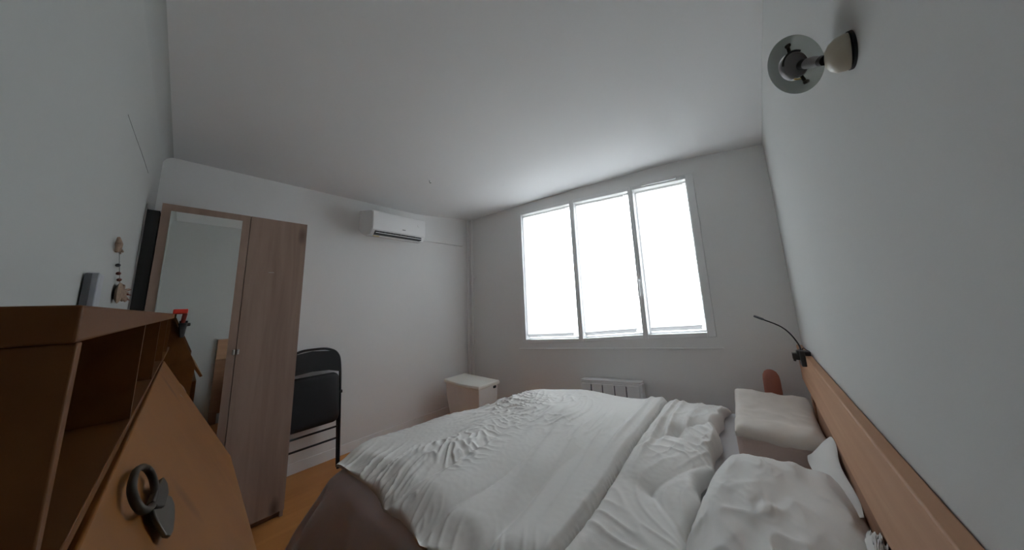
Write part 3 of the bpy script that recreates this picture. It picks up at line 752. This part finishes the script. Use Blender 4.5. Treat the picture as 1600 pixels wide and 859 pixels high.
# lid plane: hinge edge near the shelf, free edge lower and further out
LT = lambda y: Vector((fx(y)+.004, y, 1.186 + .012*ss(.5, 1.7, y)))
LB = lambda y: Vector((.322 + .010*(y-1.0)/.7, y, .835))
ln = Vector((.88, 0, .47)).normalized()
bm = B(); ya, yb = YA-.01, 1.70
P = [LB(ya), LB(yb), LT(yb), LT(ya)]
hexa(bm, [p - ln*.018 for p in P] + P); lid = obj('lid', bm, m_lidw, t, bevel=.002)
bm = B(); box(bm, XD+.010, .17, YA+.012, 1.68, .06, .80); box(bm, XD+.010, .10, 1.68, YB-.012, .06, 1.10); obj('lower_case', bm, m_pine, t)
bm = B(); box(bm, .17, .30, 1.66, 1.678, .06, .80); box(bm, .17, .30, YA+.012, YA+.03, .06, .80); box(bm, .17, .30, YA+.03, 1.66, .78, .80); obj('front_support', bm, m_pine, t)

def on_lid(px, py, h=0.0):            # a point of the lid found where the photograph shows it
    d = fwd + rt*((px-803.2)/FPX) - up*((py-401.0)/FPX)
    p0 = LT(1.0) + ln*h
    s = (p0-CAM).dot(ln)/d.dot(ln)
    return CAM + d*s
def plate(bm, pts, h0, h1):
    A = [bm.verts.new(p + ln*h0) for p in pts]; C = [bm.verts.new(p + ln*h1) for p in pts]; n = len(pts)
    bm.faces.new(A[::-1]); bm.faces.new(C)
    for k in range(n): bm.faces.new((A[k], A[(k+1) % n], C[(k+1) % n], C[k]))
pull = [(222, 729), (213, 735), (208, 748), (206, 764), (209, 778), (215, 790), (223, 797), (232, 796), (239, 786), (242, 772), (241, 756), (237, 742), (230, 732)]
ring = [on_lid(x, y, .004) for x, y in pull]
bm = B(); tube(bm, spline(ring + [ring[0]], 3)[:-1], .0034, 10, closed=True); rg = obj('ring_pull', bm, m_iron, lid, smooth=60)
lab = 'dark metal ring pull'; rg['label'] = lab
bm = B(); plate(bm, [on_lid(x, y) for x, y in [(236, 764), (243, 753), (250, 764), (251, 778), (244, 800), (232, 802), (224, 792)]], .001, .007); obj('hasp_hinge', bm, m_iron, lid, bevel=.001)
bm = B(); plate(bm, [on_lid(x, y) for x, y in [(241, 786), (251, 777), (261, 780), (266, 792), (266, 812), (263, 836), (259, 843), (252, 842), (243, 828), (234, 812), (231, 800)]], .0005, .004); hp_ = obj('hasp_plate', bm, m_iron2, lid, bevel=.001); hp_['label'] = 'grey leaf-shaped metal hasp plate'
bm = B(); c = [on_lid(x, y) for x, y in [(274, 602), (278, 600), (284, 606), (288, 614), (290, 622), (286, 625), (279, 621), (275, 612)]]; plate(bm, c, .0005, .005); kp = obj('latch_plate', bm, m_iron2, lid, bevel=.001); kp['label'] = 'small grey latch plate near the far end'

# things on and beside the bureau
t = thing('grey_box', 'small upright grey box on the bureau top by the left wall', 'box', (-.01, 1.73, ZT))
bm = B(); box(bm, XD+.004, -.002, 1.635, 1.71, ZT, ZT+.125); obj('carton', bm, m_gbox, t, bevel=.003)
bm = B(); box(bm, XD+.004, -.014, 1.630, 1.635, ZT, ZT+.122); obj('side_flap', bm, m_gboxd, t)
t = thing('spring_clamp', 'small clamp with red top and black grip at the far end of the bureau', 'clamp', (.15, 2.33, ZT))
cl = Vector((.150, 2.335, 0))
bm = B(); box(bm, .138, .186, 2.318, 2.338, ZT, ZT+.022); obj('red_cap', bm, m_red, t, bevel=.004)
bm = B(); hexa(bm, [(.166, 2.32, ZT-.055), (.180, 2.32, ZT-.055), (.180, 2.332, ZT-.055), (.166, 2.332, ZT-.055), (.170, 2.32, ZT), (.186, 2.32, ZT), (.186, 2.334, ZT), (.170, 2.334, ZT)]); obj('jaw', bm, m_dred, t, bevel=.002)
bm = B(); hexa(bm, [(.170, 2.31, ZT-.115), (.184, 2.31, ZT-.115), (.184, 2.334, ZT-.115), (.170, 2.334, ZT-.115), (.160, 2.31, ZT-.045), (.190, 2.31, ZT-.045), (.190, 2.334, ZT-.045), (.160, 2.334, ZT-.045)]); box(bm, .184, .200, 2.315, 2.330, ZT-.062, ZT-.046); obj('grip', bm, m_clip, t, bevel=.004)

# hanging charm on the left wall
xw = XD+.012
t = thing('hanging_charm', 'string charm with beads and spiky reddish pendant hanging on left wall', 'ornament', (XD, 2.05, 1.64))
bm = B(); tube(bm, [(xw, 2.060, 1.600), (xw, 2.22, 1.49)], .0012, 6); obj('string', bm, m_cord, t)
bm = B()
tube(bm, [(xw, 1.99, 1.645), (xw, 2.02, 1.625), (xw, 2.04, 1.600)], [.004, .010, .007], 10)
tube(bm, [(xw, 2.01, 1.62), (xw, 2.00, 1.59)], [.007, .004], 8); tube(bm, [(xw, 2.04, 1.61), (xw, 2.14, 1.612)], [.007, .004], 8); tube(bm, [(xw, 2.03, 1.61), (xw, 2.09, 1.597)], [.006, .003], 8)
obj('figure', bm, m_charm, t, smooth=50)
for y, z, m_ in ((2.09, 1.550, m_dark), (2.14, 1.522, m_charm2), (2.19, 1.500, m_charm2)):
    bm = B(); lathe(bm, [(-.012, 0), (-.008, .005), (0, .007), (.008, .005), (.012, 0)], (xw, y, z), (0, 1, 0), 12); obj('bead', bm, m_, t, smooth=60)
random.seed(5)
bm = B(); lathe(bm, [(-.010, .0), (-.008, .03), (0, .045), (.008, .03), (.012, 0)], (xw+.002, 2.22, 1.447), (1, 0, 0), 18)
for k in range(14):
    a = math.radians(-85 + k*14); q = random.uniform(.8, 1.1); tube(bm, [(xw+.002, 2.23, 1.450), (xw+.002+random.uniform(-.004, .012), 2.25+.22*math.cos(a)*q, 1.452+.038*math.sin(a)*q)], [.012, .003], 7)
obj('pendant', bm, m_charm, t, smooth=50)
for a in (-30, 0, 30):
    r_ = math.radians(a); bm = B(); tube(bm, [(xw+.006, 2.25+.20*math.cos(r_), 1.452+.036*math.sin(r_)), (xw+.010, 2.25+.30*math.cos(r_), 1.452+.052*math.sin(r_))], [.005, .002], 7); obj('tip', bm, m_charm2, t, smooth=50)
bm = B(); tube(bm, spline([(XD+.0015, 1.80, 2.06), (XD+.0015, 2.06, 2.08), (XD+.0015, 2.30, 2.10), (XD+.0015, 2.62, 2.12)], 8), .0008, 6)
o = obj('cable', bm, m_cord, smooth=60); tag(o, 'very thin grey cable running along the upper left wall', 'cable')
